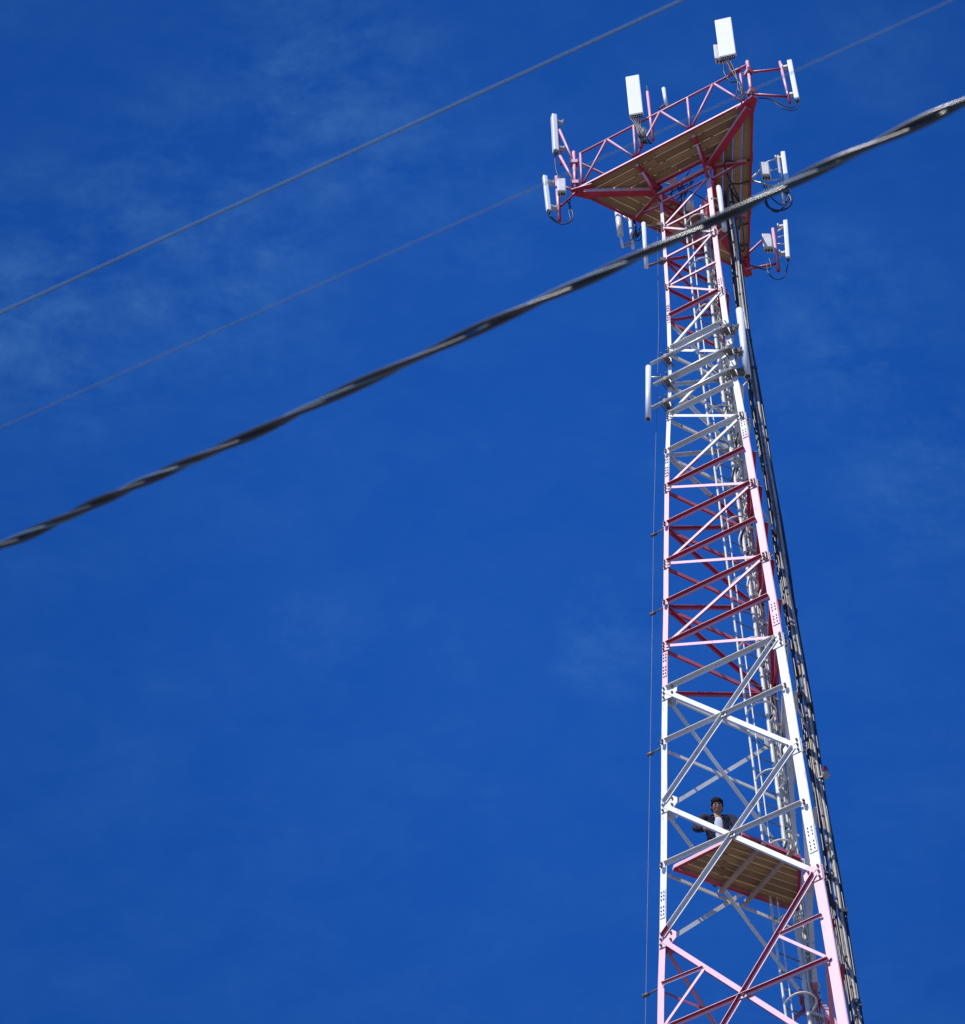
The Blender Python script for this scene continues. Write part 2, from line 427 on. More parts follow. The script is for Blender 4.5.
def radio_unit(label, c, X, face, w, d, h, group=None):
    X = V(X).normalized(); f = V(face).normalized()
    t = thing('radio_unit', label, 'radio unit', c, group)
    bm = BM(); box(bm, c, X, f, UP, w, d, h, 0, .018); link('case', bm, M['boxw'], t)
    bm = BM()
    for q in range(7): box(bm, c-f*(d/2+.012)+X*(w*(q-3)/8), X, f, UP, .008, .03, h*.85)
    link('cooling_fins', bm, M['boxw'], t)
    bm = BM()
    for q in (-.3, 0, .3): tube(bm, [c+X*w*q-UP*h/2, c+X*w*q-UP*(h/2+.06)], .018, 8)
    link('connectors', bm, M['dark'], t)
    return t
def pipe_thing(name, label, cat, pts, r, mat, group=None, bands=(), bandmat='galv'):
    t = thing(name, label, cat, pts[0], group)
    bm = BM(); tube(bm, pts, r, 14); link('tube', bm, M[mat], t)
    return t
YT = corner[1].y; YL = corner[0].y; YR = corner[2].y
def arm(pts, r=.024, mat='red'):
    bm = BM(); tube(bm, pts, r, 10); o = link('mounting_arm', bm, M[mat], plat); return o
def pole(pts, r=.026, mat='red', name='antenna_pole'):
    bm = BM(); tube(bm, pts, r, 12); return link(name, bm, M[mat], plat)

# near (top) corner: big panel on the corner post with a unit behind it
y = YT-.05
cp1 = corner[1]-rad(1)*.06
panel_antenna('wide white panel antenna standing highest above the near platform corner', at(723, 20, y), at(728, 56.5, y), .30, .07, (-.25, -1, 0), wires=6)
radio_unit('small white radio unit tucked behind the highest panel antenna', at(720, 54, y+.22), (1,0,0), (-.2, -1, 0), .2, .12, .5)
arm([at(731, 75, y+.12), at(728, 46, y+.12)], .028); arm([at(731, 73, y+.12), cp1+UP*(Hh+.1)], .03)
cable([at(727, 62, y), at(731, 70, y-.02), at(737, 80, y), at(740, 92, y), corner[1]+UP*.05], .012, 'black', 'jumper_cable', plat)
cable([at(730, 61, y), at(735, 72, y-.02), at(738, 86, y), at(735, 98, y)], .012, 'black', 'jumper_cable', plat)
cable([at(725, 61, y), at(724, 72, y-.02), at(731, 82, y), at(739, 82, y), at(742, 95, y)], .012, 'black', 'jumper_cable', plat)
# outrigger to the right of the near corner
y2 = YT+.1
arm([cp1+UP*.92, at(782, 69, y2)]); arm([cp1+UP*.16, at(790, 97, y2)])
pole([at(780, 62, y2), at(790, 103, y2)], .028)
panel_antenna('slim white panel antenna on red outrigger right of the near platform corner', at(789.5, 61, y2), at(797, 99, y2), .07, .09, (1, -.25, 0), wires=2)
cable([at(797, 103, y2), at(792, 108, y2), at(781, 104, y2), at(770, 99, y2), at(758, 98, y2)], .011, 'black', 'jumper_cable', plat)
cable([at(799, 102, y2), at(795, 110, y2), at(784, 109, y2), at(774, 102, y2)], .009, 'black', 'jumper_cable', plat)
# middle panel on the left-hand rail
ym = corner[0].lerp(corner[1], .4).y - .12
panel_antenna('white panel antenna standing at the middle of the left railing', at(632.5, 77, ym), at(636.5, 115, ym), .25, .07, (-.2, -.95, 0), wires=5)
pole([at(636, 110, ym+.12), at(641, 148, ym+.12)], .03)
for q in range(5):
    x0 = 630+q*3
    cable([at(x0, 118, ym), at(636+q*1.2, 126, ym-.03), at(640+q*1.5+random.uniform(-2,2), 136, ym), at(644+q*2, 144, ym+.1)], .013, 'black', 'jumper_cable', plat)
radio_unit('dark shaded radio unit hanging among cables behind the middle panel antenna', at(643, 133, ym+.16), (1,0,0), (-.5,-.85,0), .14, .1, .3)
# red pole with spike, slim white whip
yp = corner[0].lerp(corner[1], .44).y
pole([at(647.5, 92, yp), at(653, 140, yp)], .03)
pole([at(646.7, 86, yp), at(647.5, 92, yp)], .009, 'rust', 'spike')
bm = BM(); tube(bm, [at(663.5, 88.5, yp-.15), at(666.3, 105, yp-.15)], .034, 12)
tag(link('whip_antenna', bm, M['white'], None), 'short slim white stick antenna above the middle of the left railing', 'antenna')
arm([at(659, 109, yp-.12), at(666, 104, yp-.15)], .02, 'rust')
# left corner: upper panel, lower panel, radio
yl = YL
panel_antenna('white panel antenna raised above the left platform corner', at(553.8, 116, yl), at(555.8, 152, yl), .12, .10, (-1, -.3, 0), wires=3)
lp = corner[0]-rad(0)*.06
arm([lp+UP*.92, at(559.5, 130, yl)], .026); arm([lp+UP*.22, at(560, 156, yl)], .026)
pole([at(557.5, 126, yl+.1), at(561, 165, yl+.1)], .024)
cable([at(555, 158, yl), at(556, 170, yl+.02), at(560, 180, yl)], .009, 'black', 'jumper_cable', plat)
panel_antenna('narrow white panel antenna hung outside and below the left platform corner', at(544.8, 176.5, yl-.1), at(548.8, 211, yl-.1), .075, .08, (-1, -.35, 0), wires=2)
pole([at(556.5, 177, yl), at(559.5, 221, yl)], .034)
arm([lp-UP*.03, at(558, 184, yl)], .024); arm([lp+UP*.0-rad(0)*.05, at(561, 206, yl), ], .026)
radio_unit('white radio unit on the pole below the left platform corner', at(561.5, 187, yl-.16), (1,0,0), (0,-1,0), .15, .12, .42)
cable([at(549, 216, yl-.1), at(556, 222, yl), at(566, 224, yl), at(573, 218, yl), at(571, 208, yl), at(567, 200, yl)], .011, 'black', 'jumper_cable', plat)
cable([at(551, 216, yl-.1), at(560, 224, yl), at(570, 221, yl), at(569, 210, yl), at(572, 190, yl)], .009, 'black', 'jumper_cable', plat)
# right side, middle group
yr = corner[1].lerp(corner[2], .46).y; ex = corner[1].x+.02
arm([V((ex, yr, ZD+.0)), at(766, 165, yr)], .02, 'galv'); arm([V((ex, yr, ZD-.03)), at(784, 189, yr)], .02, 'galv')
pole([at(778, 156, yr), at(784, 205, yr)], .026, 'galv')
for q in range(4):
    arm([at(764+q*1, 163+q*9, yr), at(781+q*1, 157+q*11, yr)], .012, 'galv')
panel_antenna('slim white panel antenna outside the right railing, middle group', at(783, 152.5, yr), at(788, 191, yr), .07, .08, (1, -.2, 0), wires=2)
radio_unit('white radio unit beside the middle panel antenna right of the deck', at(765.5, 171, yr-.1), (1,0,0), (-.3,-1,0), .16, .14, .42)
ring = [at(778.5+13*math.cos(t*math.pi/8), 201+9.5*math.sin(t*math.pi/8), yr) for t in range(17)]
cable(ring, .02, 'black', 'cable_coil', plat)
cable([at(766, 186, yr), at(772, 198, yr), at(783, 205, yr), at(789, 195, yr)], .012, 'black', 'jumper_cable', plat)
cable([at(764, 185, yr), at(768, 205, yr), at(778, 212, yr), at(790, 198, yr)], .012, 'black', 'jumper_cable', plat)
cable([at(770, 186, yr), at(777, 190, yr), at(785, 194, yr)], .010, 'grey', 'jumper_cable', plat)
# right side, far group
yq = corner[1].lerp(corner[2], .9).y
arm([V((ex-.03, yq, ZD-.02)), at(767, 236, yq)], .024); arm([V((ex-.03, yq+.05, ZD-.35)), at(778, 263.5, yq)], .026)
pole([at(773, 229, yq), at(778.5, 271, yq)], .034)
panel_antenna('slim white panel antenna outside the far right corner of the deck', at(785.5, 221, yq), at(788, 258, yq), .07, .08, (1, -.2, 0), wires=2)
radio_unit('white radio unit on red pole at the far right deck corner', at(768, 243, yq-.2), (1,0,0), (-.3,-1,0), .17, .14, .44)
cable([at(788, 264, yq), at(784, 277, yq), at(775, 279, yq), at(768, 272, yq), at(767, 262, yq)], .010, 'black', 'jumper_cable', plat)
cable([at(769, 258, yq), at(771, 268, yq), at(763, 269, yq), at(750, 265, yq)], .012, 'black', 'jumper_cable', plat)
for q in range(3): arm([at(777, 232+q*6, yq), at(785, 226+q*9, yq)], .014, 'galv')
# tubes hung under the far left edge
yb = corner[0].lerp(corner[2], .3).y+.1
g = None
bm = BM(); tube(bm, [at(617.5, 211, yb), at(620.5, 235, yb)], .055, 14); tube(bm, [at(620.5, 235.5, yb), at(622.8, 247, yb)], .026, 10)
o = tag(link('stick_antenna', bm, M['white'], None), 'leftmost of three pale antennas hung under the far deck edge', 'antenna')
bm = BM(); tube(bm, [at(629.6, 217, yb+.1), at(633, 248, yb+.1)], .032, 14)
tag(link('stick_antenna', bm, M['white'], None), 'thin white antenna held by struts, middle of three under the deck edge', 'antenna')
for (a_, b_) in (((621, 212), (631, 223)), ((623, 216), (629, 221)), ((622, 247), (641, 232)), ((631, 236), (643, 231)), ((624, 247), (634, 243))):
    arm([at(*a_, yb+.05), at(*b_, yb+.1)], .016, 'galv')
for q in range(3):
    cable([at(629, 212, yb), at(636, 225+q*2, yb+.05), at(633+q*2, 238, yb), at(640, 240-q*6, yb), at(643, 226, yb)], .009, 'black', 'jumper_cable', plat)
y0 = leg(0, 1.56).y
bm = BM(); tube(bm, [at(643.6, 223.5, y0-.1), at(646.4, 267, y0-.1)], .038, 14)
tag(link('stick_antenna', bm, M['white'], None), 'long white tube antenna beside the left tower leg just under the deck', 'antenna')
tube_b = thing('stick_antenna', 'white tube antenna strapped beside the near tower leg below the deck', 'antenna', (0,0,0))
yB = leg(1, 1.6).y-.05
bm = BM(); tube(bm, [at(718.6, 187, yB), at(724.6, 230, yB)], .045, 16); link('tube', bm, M['white'], tube_b)
for (a_, b_) in (((711, 199), (720, 200)), ((714, 237), (724, 228))):
    bm = BM(); tube(bm, [at(*a_, yB+.03), at(*b_, yB+.03)], .03, 8); link('bracket', bm, M['rust'], tube_b)
def bracket(a_, b_, Ya, Yb, r, nm='standoff_bracket', lab='', mat='rust'):
    bm = BM(); A, B = at(*a_, Ya), at(*b_, Yb); tube(bm, [A, B], r, 8)
    box(bm, A, V((1,0,0)), V((0,1,0)), UP, .10, .10, .09)
    return bm
bm = bracket((663, 261), (648, 266), y0, y0-.08, .022); link('standoff_bracket', bm, M['rust'], tower)
bm = bracket((660, 226), (645, 226), y0, y0-.08, .018); link('standoff_bracket', bm, M['rust'], tower)
# three clamped horizontal pipes with two tube antennas
n01 = fn(0, 1)
def onface(px, py, off):             # pixel -> plane of the near face, pushed outward
    d = ray(px, py); z = 1.45
    P0 = leg(0, z)+n01*off; sl = (leg(0, 1.40)-leg(0, 1.5)); nn = (leg(1, z)-leg(0, z)).cross(sl).normalized()
    return CAM + d*((P0-CAM).dot(nn)/d.dot(nn))
pls = ((((651, 364), (730, 324)), 'highest'), (((654, 384.8), (733.5, 344.8)), 'middle'), (((653, 407.5), (737, 366)), 'lowest'))
for ((a_, b_), nm) in pls:
    A, B = onface(*a_, .16), onface(*b_, .16)
    t = thing('mounting_pipe', '%s of three grey steel pipes clamped across the near tower face' % nm, 'pipe', A)
    bm = BM(); tube(bm, [A, B], .034, 14); link('pipe', bm, M['galv'], t)
    for k in (0, 1):
        L0 = leg(k, (A.z-1.6)/D)
        q = min(1, max(0, (L0-A).dot(B-A)/(B-A).length_squared)); c = A.lerp(B, q); u = (B-A).normalized()
        bm = BM(); box(bm, c-n01*.05, u, UP, n01, .07, .12, .16, 0, .02)
        for sx in (-.05, .05):
            for sz in (-.09, .09): tube(bm, [c+u*sx+UP*sz-n01*.2, c+u*sx+UP*sz+n01*.06], .010, 6)
        link('clamp', bm, M['rust'], t)
t = thing('stick_antenna', 'thick white tube antenna on the right of the three clamped pipes', 'antenna', (0,0,0))
yA = leg(1, 1.45).y+.15
A, B = at(739.3, 310, yA), at(747.6, 376.5, yA)
bm = BM(); tube(bm, [A, B], .058, 18); link('tube', bm, M['white'], t)
bm = BM(); tube(bm, [B, B-(A-B).normalized()*.01], .045, 14); link('end_cap', bm, M['dark'], t)
for (px, py), (qx, qy) in (((729, 331), (742, 324)), ((735, 352), (745, 347)), ((738, 372), (746, 366))):
    bm = BM(); tube(bm, [at(px, py, yA-.05), at(qx, qy, yA)], .035, 8); box(bm, at(px+2, py, yA-.05), V((1,0,0)), V((0,1,0)), UP, .14, .1, .12, 0, .02); link('bracket', bm, M['rust'], t)
t = thing('stick_antenna', 'white tube antenna held left of the left tower leg by two arms', 'antenna', (0,0,0))
yA = leg(0, 1.44).y
A, B = at(648.4, 367, yA), at(648.2, 419, yA)
bm = BM(); tube(bm, [A, B], .046, 16); link('tube', bm, M['white'], t)
bm = BM(); tube(bm, [B, B-(A-B).normalized()*.01], .036, 14); link('end_cap', bm, M['dark'], t)
for (px, py), (qx, qy) in (((665, 377.5), (649, 377.5)), ((655, 407), (649, 407))):
    bm = BM(); tube(bm, [at(px, py, yA), at(qx, qy, yA)], .02, 8); link('bracket', bm, M['galv'], t)

# ------------------------------------------------------------------ thin earth wire on stand-offs
tips = []
for z in (1.3143, 1.2508, 1.147, .9914, .85):
    p = leg(0, z); d = (leg(0, z)-leg(1, z)).normalized(); tip = p+d*.24-UP*.03; tips.append(tip)
    bm = BM(); tube(bm, [p, tip], .012, 8); tube(bm, [tip-d*.045, tip+d*.04], .028, 8); link('wire_standoff', bm, M['rust'], tower)
zt = 1.6; p = leg(0, zt); d = (leg(0, zt)-leg(1, zt)).normalized()
pts = [p+d*.12, leg(0, 1.5)+d*.2] + tips + [leg(0, .5)+d*.24, leg(0, -.05)+d*.24]
bm = BM(); tube(bm, pts, .0035, 6); tag(link('earth_wire', bm, M['grey'], None), 'thin wire running down outside the left tower leg', 'wire')

# ------------------------------------------------------------------ climbing ladder with hoops, beside the far leg
def farpt(z, s, inn, side=0):        # s metres from far leg toward left leg, inn metres toward tower inside
    p = leg(2, z); u = (leg(0, z)-p).normalized(); n = -fn(0, 2)
    return p+u*s+n*inn
lad = thing('climbing_ladder', 'steel climbing ladder with safety hoops inside the tower', 'ladder', farpt(-.03, .5, .15))
zz = [1.63-i*.03 for i in range(56)]
S0, S1, INN = .25, .62, .20
for s, r in ((S0, .030), (S1, .018)):
    bm = BM(); tube(bm, [farpt(z, s, INN) for z in zz], r, 8); link('rail', bm, M['cream'], lad)
bm = BM(); tube(bm, [farpt(z, S1-.09, INN+.03) for z in zz], .011, 6); link('safety_rail', bm, M['cream'], lad)
z = 1.62; cnt = 0
zr = []
while z > -.03: zr.append(z); z -= .0105
for z in zr[:88]:
    bm = BM(); tube(bm, [farpt(z, S0, INN), farpt(z, S1, INN)], .010, 6); link('rung', bm, M['grey'], lad)
bm = BM()
for z in zr[88:]: tube(bm, [farpt(z, S0, INN), farpt(z, S1, INN)], .010, 6)
o = link('rung', bm, M['grey'], lad); o['kind'] = 'stuff'
z = 1.60
while z > .1:
    hp = []
    for q in range(13):
        a = math.pi*q/12; hp.append(farpt(z, (S0+S1)/2+(S1-S0)*.5*math.cos(a)*(1+.35*math.sin(a)), INN+.33*math.sin(a)))
    bm = BM(); tube(bm, hp, .014, 8); link('hoop', bm, M['cream'], lad); z -= .046
# wide white cable ladder beside the far leg
wl = thing('cable_ladder', 'wide cream cable ladder fixed behind the far tower leg', 'cable ladder', farpt(-.03, 0, .1))
for s in (-.07, .13):
    bm = BM(); tube(bm, [farpt(z, s, .06) for z in zz], .022, 6); link('rail', bm, M['cream'], wl)
z = 1.6
for q in range(88):
    bm = BM(); slab(bm, farpt(z, -.09, .085), farpt(z, .15, .085), UP, -fn(0, 2), -.02, .02, 0, .02)
    bolt(bm, farpt(z, .15, .105), -fn(0, 2), .02, .03); link('cross_bar', bm, [M['cream'], M['bolt']], wl); z -= .0185
for q in range(5):
    s = -.055+q*.045
    bm = BM(); tube(bm, [farpt(z, s+.006*math.sin(i*1.7+q), .03+.006*math.sin(i*1.1+q)) for i, z in enumerate(zz)], .024, 8)
    tag(link('waveguide_cable', bm, M['cream'], None), 'pale sheathed cable on the cream cable ladder by the far leg', 'cable', 'pale cables beside the far leg')

for q in range(30):
    z = random.uniform(1.28, 1.46) if q < 16 else random.uniform(.95, 1.3); a0 = random.uniform(-.05, .2)
    pts = [farpt(z, a0, .12), farpt(z-.004, a0+.08, .22), farpt(z-.012, a0+.14, .2), farpt(z-.018, a0+.05, .12)]
    cable(pts, .014, 'cream' if q % 3 else 'black', 'cable_loop', wl)
# ------------------------------------------------------------------ black feeder run outside the right face
def runpt(z, s, out):                # along the right face, s from the middle toward the near leg
    m = (leg(1, z)+leg(2, z))/2; u = (leg(1, z)-leg(2, z)).normalized()
    return m+u*s+fn(1, 2)*out
rz = [1.63-i*.0102 for i in range(165)]
fl = thing('cable_ladder', 'narrow grey cable ladder carrying black feeders outside the right tower face', 'cable ladder', runpt(-.03, 0, .3))
OUT = .33
for s in (-.17, .17):
    bm = BM(); tube(bm, [runpt(z, s, OUT) for z in rz], .014, 6); link('rail', bm, M['rust'], fl)
for i in range(92):
    z = 1.625-i*.0178
    bm = BM(); slab(bm, runpt(z, -.2, OUT-.01), runpt(z, .2, OUT-.01), UP, fn(1, 2), -.018, .018, -.012, .012)
    link('cross_bar', bm, M['rust'], fl)
for i in range(48):
    z = 1.615-i*.034+random.uniform(-.008, .008)
    p = runpt(z, random.uniform(-.02, .02), OUT); u = (leg(1, z)-leg(2, z)).normalized()
    bm = BM(); slab(bm, p-u*.15, p+u*random.uniform(.12, .20), UP, fn(1, 2), -.03, .03, .012, .085+random.uniform(0, .03))
    link('cable_clamp', bm, M['dark'], fl)
for i in range(10):
    z = 1.60-i*.15
    for s in (-.17, .17):
        bm = BM(); A_ = runpt(z, s, OUT-.03); m = leg(1 if s > 0 else 2, z)
        tube(bm, [A_, m.lerp(A_, .12)], .014, 6); link('bracket', bm, M['galv'], fl)
runs = [(-.12, -.04, .016, 0), (-.04, -.05, .016, 0), (.04, -.045, .018, 0), (.12, -.05, .017, 0), (.16, -.015, .011, 1), (.165, .035, .023, 1), (.155, .075, .017, 0), (.06, .045, .022, 0), (-.05, .05, .020, 0), (.13, .085, .014, 0), (.02, .085, .012, 1), (-.1, .08, .012, 0)]
for q, (s, o_, r, pale) in enumerate(runs):
    ph = random.uniform(0, 6); ztop = 1.63 if q % 4 else 1.60
    pp = [runpt(z, s+.008*math.sin(i*.37+ph), OUT+o_+.009*math.sin(i*.51+ph*2)) for i, z in enumerate(rz) if z <= ztop]
    bm = BM(); tube(bm, pp, r, 8)
    if pale: tag(link('feeder_cable', bm, M['pale'], None, True), 'thick pale feeder cable among black ones outside the right face', 'cable', 'pale feeder cables on the right face')
    else: tag(link('feeder_cable', bm, M['black'], None, True), 'black feeder cable strapped down the right face of the tower', 'cable', 'black feeder cables on the right face')
# cables swinging from run up into the deck
for q in range(5):
    e = corner[1].lerp(corner[2], .35+.12*q)
    cable([runpt(1.60, .1-.05*q, OUT+.06), runpt(1.618, .1-.05*q, OUT+.2), V((e.x-.5+.1*q, e.y, ZD-.15)), V((e.x-.2, e.y, ZD-.08)), V((e.x-.05, e.y, ZD+.0))], .015, 'black', 'jumper_cable', plat)
# thin cable from the near corner sweeping inwards along the beam
cable([at(742, 100, YT+.05), at(739, 113, YT+.3), at(730, 128, YT+.6), at(722, 140, YT+.9), at(716, 160, YT+1.2)], .012, 'grey', 'jumper_cable', plat)
# junction boxes, dark leads and struts crowded under the deck centre
for (px, py, w_) in ((658, 190, .16), (690, 205, .14), (672, 178, .12)):
    bm = BM(); box(bm, at(px, py, CY), V((1,0,0)), V((0,1,0)), UP, w_, .12, .2, 0, .015); link('junction_box', bm, M['boxw' if w_ < .15 else 'dark'], plat)
for q in range(9):
    a_ = (random.uniform(650, 705), random.uniform(170, 182)); b_ = (random.uniform(655, 712), random.uniform(195, 235))
    cable([at(*a_, CY+.3), at((a_[0]+b_[0])/2+random.uniform(-8, 8), (a_[1]+b_[1])/2, CY+.2), at(*b_, CY+.3)], .012, 'black', 'jumper_cable', plat)
for q in range(3):
    a, b = q, (q+1) % 3
    bm = BM(); P, Q = leg(a, ZL[0]-.006, .05), leg(b, ZL[0]-.006, .05); d_ = (Q-P).normalized(); slab(bm, P, Q, UP, UP.cross(d_), -.05, .05, -.03, .03)
    link('ring_beam', bm, M['red'], plat)
# red aviation lamp
t = thing('warning_lamp', 'small red obstruction lamp beside the feeder cables', 'lamp', at(813, 776, 30))
P = runpt(1.118, .22, OUT+.12)
bm = BM(); tube(bm, [P-UP*.07, P], .05, 12); link('lamp_base', bm, M['galv'], t)
bm = BM(); tube(bm, [P, P+UP*.05, P+UP*.1, P+UP*.13], .05, 12, r1=.02); link('lamp_lens', bm, simple('red_lens', (.6, .01, .02), .2), t)
bm = BM(); tube(bm, [P-UP*.05, runpt(1.116, .17, OUT)], .014, 6); link('lamp_arm', bm, M['galv'], t)

# ------------------------------------------------------------------ work platform
ZW = 1.6+D*ZL[18]+.05
wp = thing('work_platform', 'brown plank work platform inside the lower part of the tower', 'platform', (CX, CY, ZW))
c4 = [atz(px, py, ZW) for px, py in ((673, 866), (741, 832), (800, 856), (797, 908))]
# planks run parallel to the edge 0 -> 3
u = (c4[3]-c4[0]).normalized(); nrm = UP.cross(u); 
if (c4[1]-c4[0]).dot(nrm) < 0: nrm = -nrm
depth = min((c4[1]-c4[0]).dot(nrm), (c4[2]-c4[0]).dot(nrm))
def span(dv):
    t = dv/((c4[1]-c4[0]).dot(nrm)); l = (c4[0].lerp(c4[1], t)-c4[0]).dot(u)
    t2 = dv/((c4[2]-c4[3]).dot(nrm)) if abs((c4[2]-c4[3]).dot(nrm)) > .01 else 0
    rr_ = (c4[3].lerp(c4[2], min(1, t2))-c4[0]).dot(u); return l, rr_
npk = 7; pw = depth/npk
for q in range(npk):
    d0, d1 = q*pw+.006, (q+1)*pw-.010
    l0, r0 = span(d0); l1, r1 = span(d1); jz = random.uniform(-.008, .008)
    bm = BM(); o_ = c4[0]
    rj = random.uniform(-.03, .02)
    pts = [o_+nrm*d0+u*(l0+.02), o_+nrm*d0+u*(r0+rj), o_+nrm*d1+u*(r1+rj), o_+nrm*d1+u*(l1+.02)]
    prism(bm, [p+UP*(.0+jz) for p in pts]+[p+UP*(.04+jz) for p in pts])
    uvl = bm.loops.layers.uv.new('UVMap')
    for f in bm.faces:
        for lp_ in f.loops: r_ = lp_.vert.co-o_; lp_[uvl].uv = (r_.dot(u)/1.2+q*2.3, r_.dot(nrm)+r_.z+q*.7)
    link('deck_plank', bm, M['wood'], wp)
for i in range(4):
    A, B = c4[i], c4[(i+1) % 4]; d_ = (B-A).normalized(); sd = UP.cross(d_)
    bm = BM(); slab(bm, A+d_*(.001 if i % 2 else .02), B-d_*(.001 if i % 2 else .02), sd, UP, -.022, .022, -.07, -.012); link('frame_bar', bm, M['red'], wp)
for (a_, b_) in (((724, 888), (759, 849)), ((749, 899), (789, 855))):
    bm = BM(); A, B = atz(*a_, ZW-.10), atz(*b_, ZW-.10); d_ = (B-A).normalized(); slab(bm, A-d_*.1, B+d_*.12, UP.cross(d_), UP, -.03, .03, -.02, .025)
    link('bearer', bm, simple('primer_paint', (.40, .30, .27), .6) if a_[0] < 730 else bpy.data.materials['primer_paint'], wp)

# ------------------------------------------------------------------ the person on the work platform
def skin_mesh(name, verts, edges, radii, mat, parent=None, sub=2, root=0):
    me = bpy.data.meshes.new(name); me.from_pydata([tuple(v) for v in verts], edges, []); me.materials.append(mat)
    o = bpy.data.objects.new(name, me); COL.objects.link(o)
    md = o.modifiers.new('skin', 'SKIN'); md.use_smooth_shade = True
    for i, r in enumerate(radii):
        r = r if isinstance(r, tuple) else (r, r)
        me.skin_vertices[0].data[i].radius = r
        me.skin_vertices[0].data[i].use_root = (i == root)
    s = o.modifiers.new('sub', 'SUBSURF'); s.levels = sub; s.render_levels = sub
    dg = bpy.context.evaluated_depsgraph_get(); ev = o.evaluated_get(dg); nm = bpy.data.meshes.new_from_object(ev)
    o.modifiers.clear(); o.data = nm
    for p in nm.polygons: p.use_smooth = True
    if parent: o.parent = parent
    return o
skin = simple('skin', (.42, .21, .13), .55, 0, .1, 9)
jack, nt, b = new_mat('navy_check_shirt')
tc = N(nt, 'ShaderNodeTexCoord'); ck = N(nt, 'ShaderNodeTexBrick'); ck.inputs['Scale'].default_value = 13
ck.inputs['Color1'].default_value = (.012, .016, .035, 1); ck.inputs['Color2'].default_value = (.018, .022, .045, 1); ck.inputs['Mortar'].default_value = (.06, .06, .10, 1); ck.inputs['Mortar Size'].default_value = .05
ck.offset = 0; mp = N(nt, 'ShaderNodeMapping'); mp.inputs['Rotation'].default_value = (math.pi/2, 0, .3)
nt.links.new(tc.outputs['Object'], mp.inputs[0]); nt.links.new(mp.outputs[0], ck.inputs['Vector']); nt.links.new(ck.outputs[0], b.inputs['Base Color']); b.inputs['Roughness'].default_value = .9; b.inputs['Specular IOR Level'].default_value = .15
tee = simple('pale_tshirt', (.62, .66, .74), .85, 0, .08, 9); jeans = simple('dark_jeans', (.03, .035, .06), .9, 0, .3, 9)
hair = simple('black_hair', (.012, .010, .010), .8, 0, .3, 30, .15, None, .3); shoe = simple('dark_shoes', (.03, .025, .02), .6)
# local frame: x = picture right, y = away from the camera, z = up, origin at feet
hp = at(717.3, 810, 30.0)
feet_z = ZW+.05
d = ray(717.3, 810); head_z = feet_z + 1.60*.92; HP = CAM + d*((head_z-CAM.z)/d.z)
O = V((HP.x, HP.y+.09, feet_z))
P_ = lambda x, y, z: (x, y, z)
bodyv = [P_(0,.06,.93), P_(0,.04,1.12), P_(0,0,1.32), P_(0,-.035,1.445), P_(0,-.06,1.53), P_(0,-.10,1.62), P_(0,-.115,1.70),
   P_(-.195,-.03,1.46), P_(-.33,-.08,1.16), P_(-.19,-.20,1.03), P_(-.135,-.23,1.01),
   P_(.195,-.03,1.46), P_(.30,-.03,1.15), P_(.22,-.16,.97), P_(.17,-.20,.95),
   P_(-.10,.04,.88), P_(-.11,-.04,.48), P_(-.11,-.04,.09), P_(-.11,-.17,.04),
   P_(.10,.04,.88), P_(.11,-.04,.48), P_(.12,-.04,.09), P_(.12,-.17,.04)]
bede = [(0,1),(1,2),(2,3),(3,4),(4,5),(5,6),(2,7),(7,8),(8,9),(9,10),(2,11),(11,12),(12,13),(13,14),(0,15),(15,16),(16,17),(17,18),(0,19),(19,20),(20,21),(21,22)]
brad = [(.12,.08),(.11,.07),(.11,.07),(.055,.055),(.055,.055),(.082,.098),(.068,.08),
   .045,.040,.030,.026,.045,.040,.030,.026,.085,.055,.04,.035,.085,.055,.04,.035]
person = skin_mesh('person', bodyv, bede, brad, skin, None, 2, 0)
person.location = O; person.scale = (.97, .95, .955)
tag(person, 'person with short dark hair in navy checked shirt leaning out over the work platform', 'person')
def pchild(o): o.parent = person; return o
def blob(name, parts, mat, parent=person):
    bm = BM()
    for (c, s, rot) in parts:
        r = bmesh.ops.create_uvsphere(bm, u_segments=16, v_segments=10, radius=1)
        Mx = Matrix.Translation(c) @ (rot or Matrix.Identity(4)) @ Matrix.Diagonal((*s, 1))
        bmesh.ops.transform(bm, matrix=Mx, verts=r['verts'])
    me = bpy.data.meshes.new(name); bm.to_mesh(me); bm.free(); me.materials.append(mat)
    for p in me.polygons: p.use_smooth = True
    o = bpy.data.objects.new(name, me); COL.objects.link(o); o.parent = parent; return o
# the head looks down at the camera: build the face in a tilted head frame
HC = V((0, -.112, 1.60)); tilt = Matrix.Rotation(math.radians(38), 4, 'X')
def hf(x, y, z): return HC + (tilt @ V((x, y, z)))
R4 = tilt
blob('head', [(HC, (.078, .096, .115), R4), (hf(0, -.015, -.07), (.056, .072, .06), R4)], skin)
blob('nose', [(hf(0, -.103, -.012), (.014, .020, .026), R4), (hf(0, -.108, -.028), (.019, .016, .012), R4)], skin)
blob('ear', [(hf(-.080, .0, -.01), (.010, .020, .032), R4)], skin); blob('ear', [(hf(.080, .0, -.01), (.010, .020, .032), R4)], skin)
ew = simple('eye_white', (.7, .7, .68), .3); ed = simple('eye_dark', (.02, .012, .01), .2)
for sx in (-1, 1):
    blob('eye', [(hf(.030*sx, -.086, .012), (.013, .008, .005), R4)], ew); blob('iris', [(hf(.030*sx, -.0945, .011), (.007, .004, .006), R4)], ed)
    blob('eyebrow', [(hf(.031*sx, -.090, .032), (.020, .008, .005), R4)], hair)
blob('mouth', [(hf(0, -.092, -.058), (.024, .010, .008), R4)], simple('lips', (.34, .12, .09), .5))
blob('teeth', [(hf(0, -.1005, -.0575), (.016, .003, .003), R4)], ew)
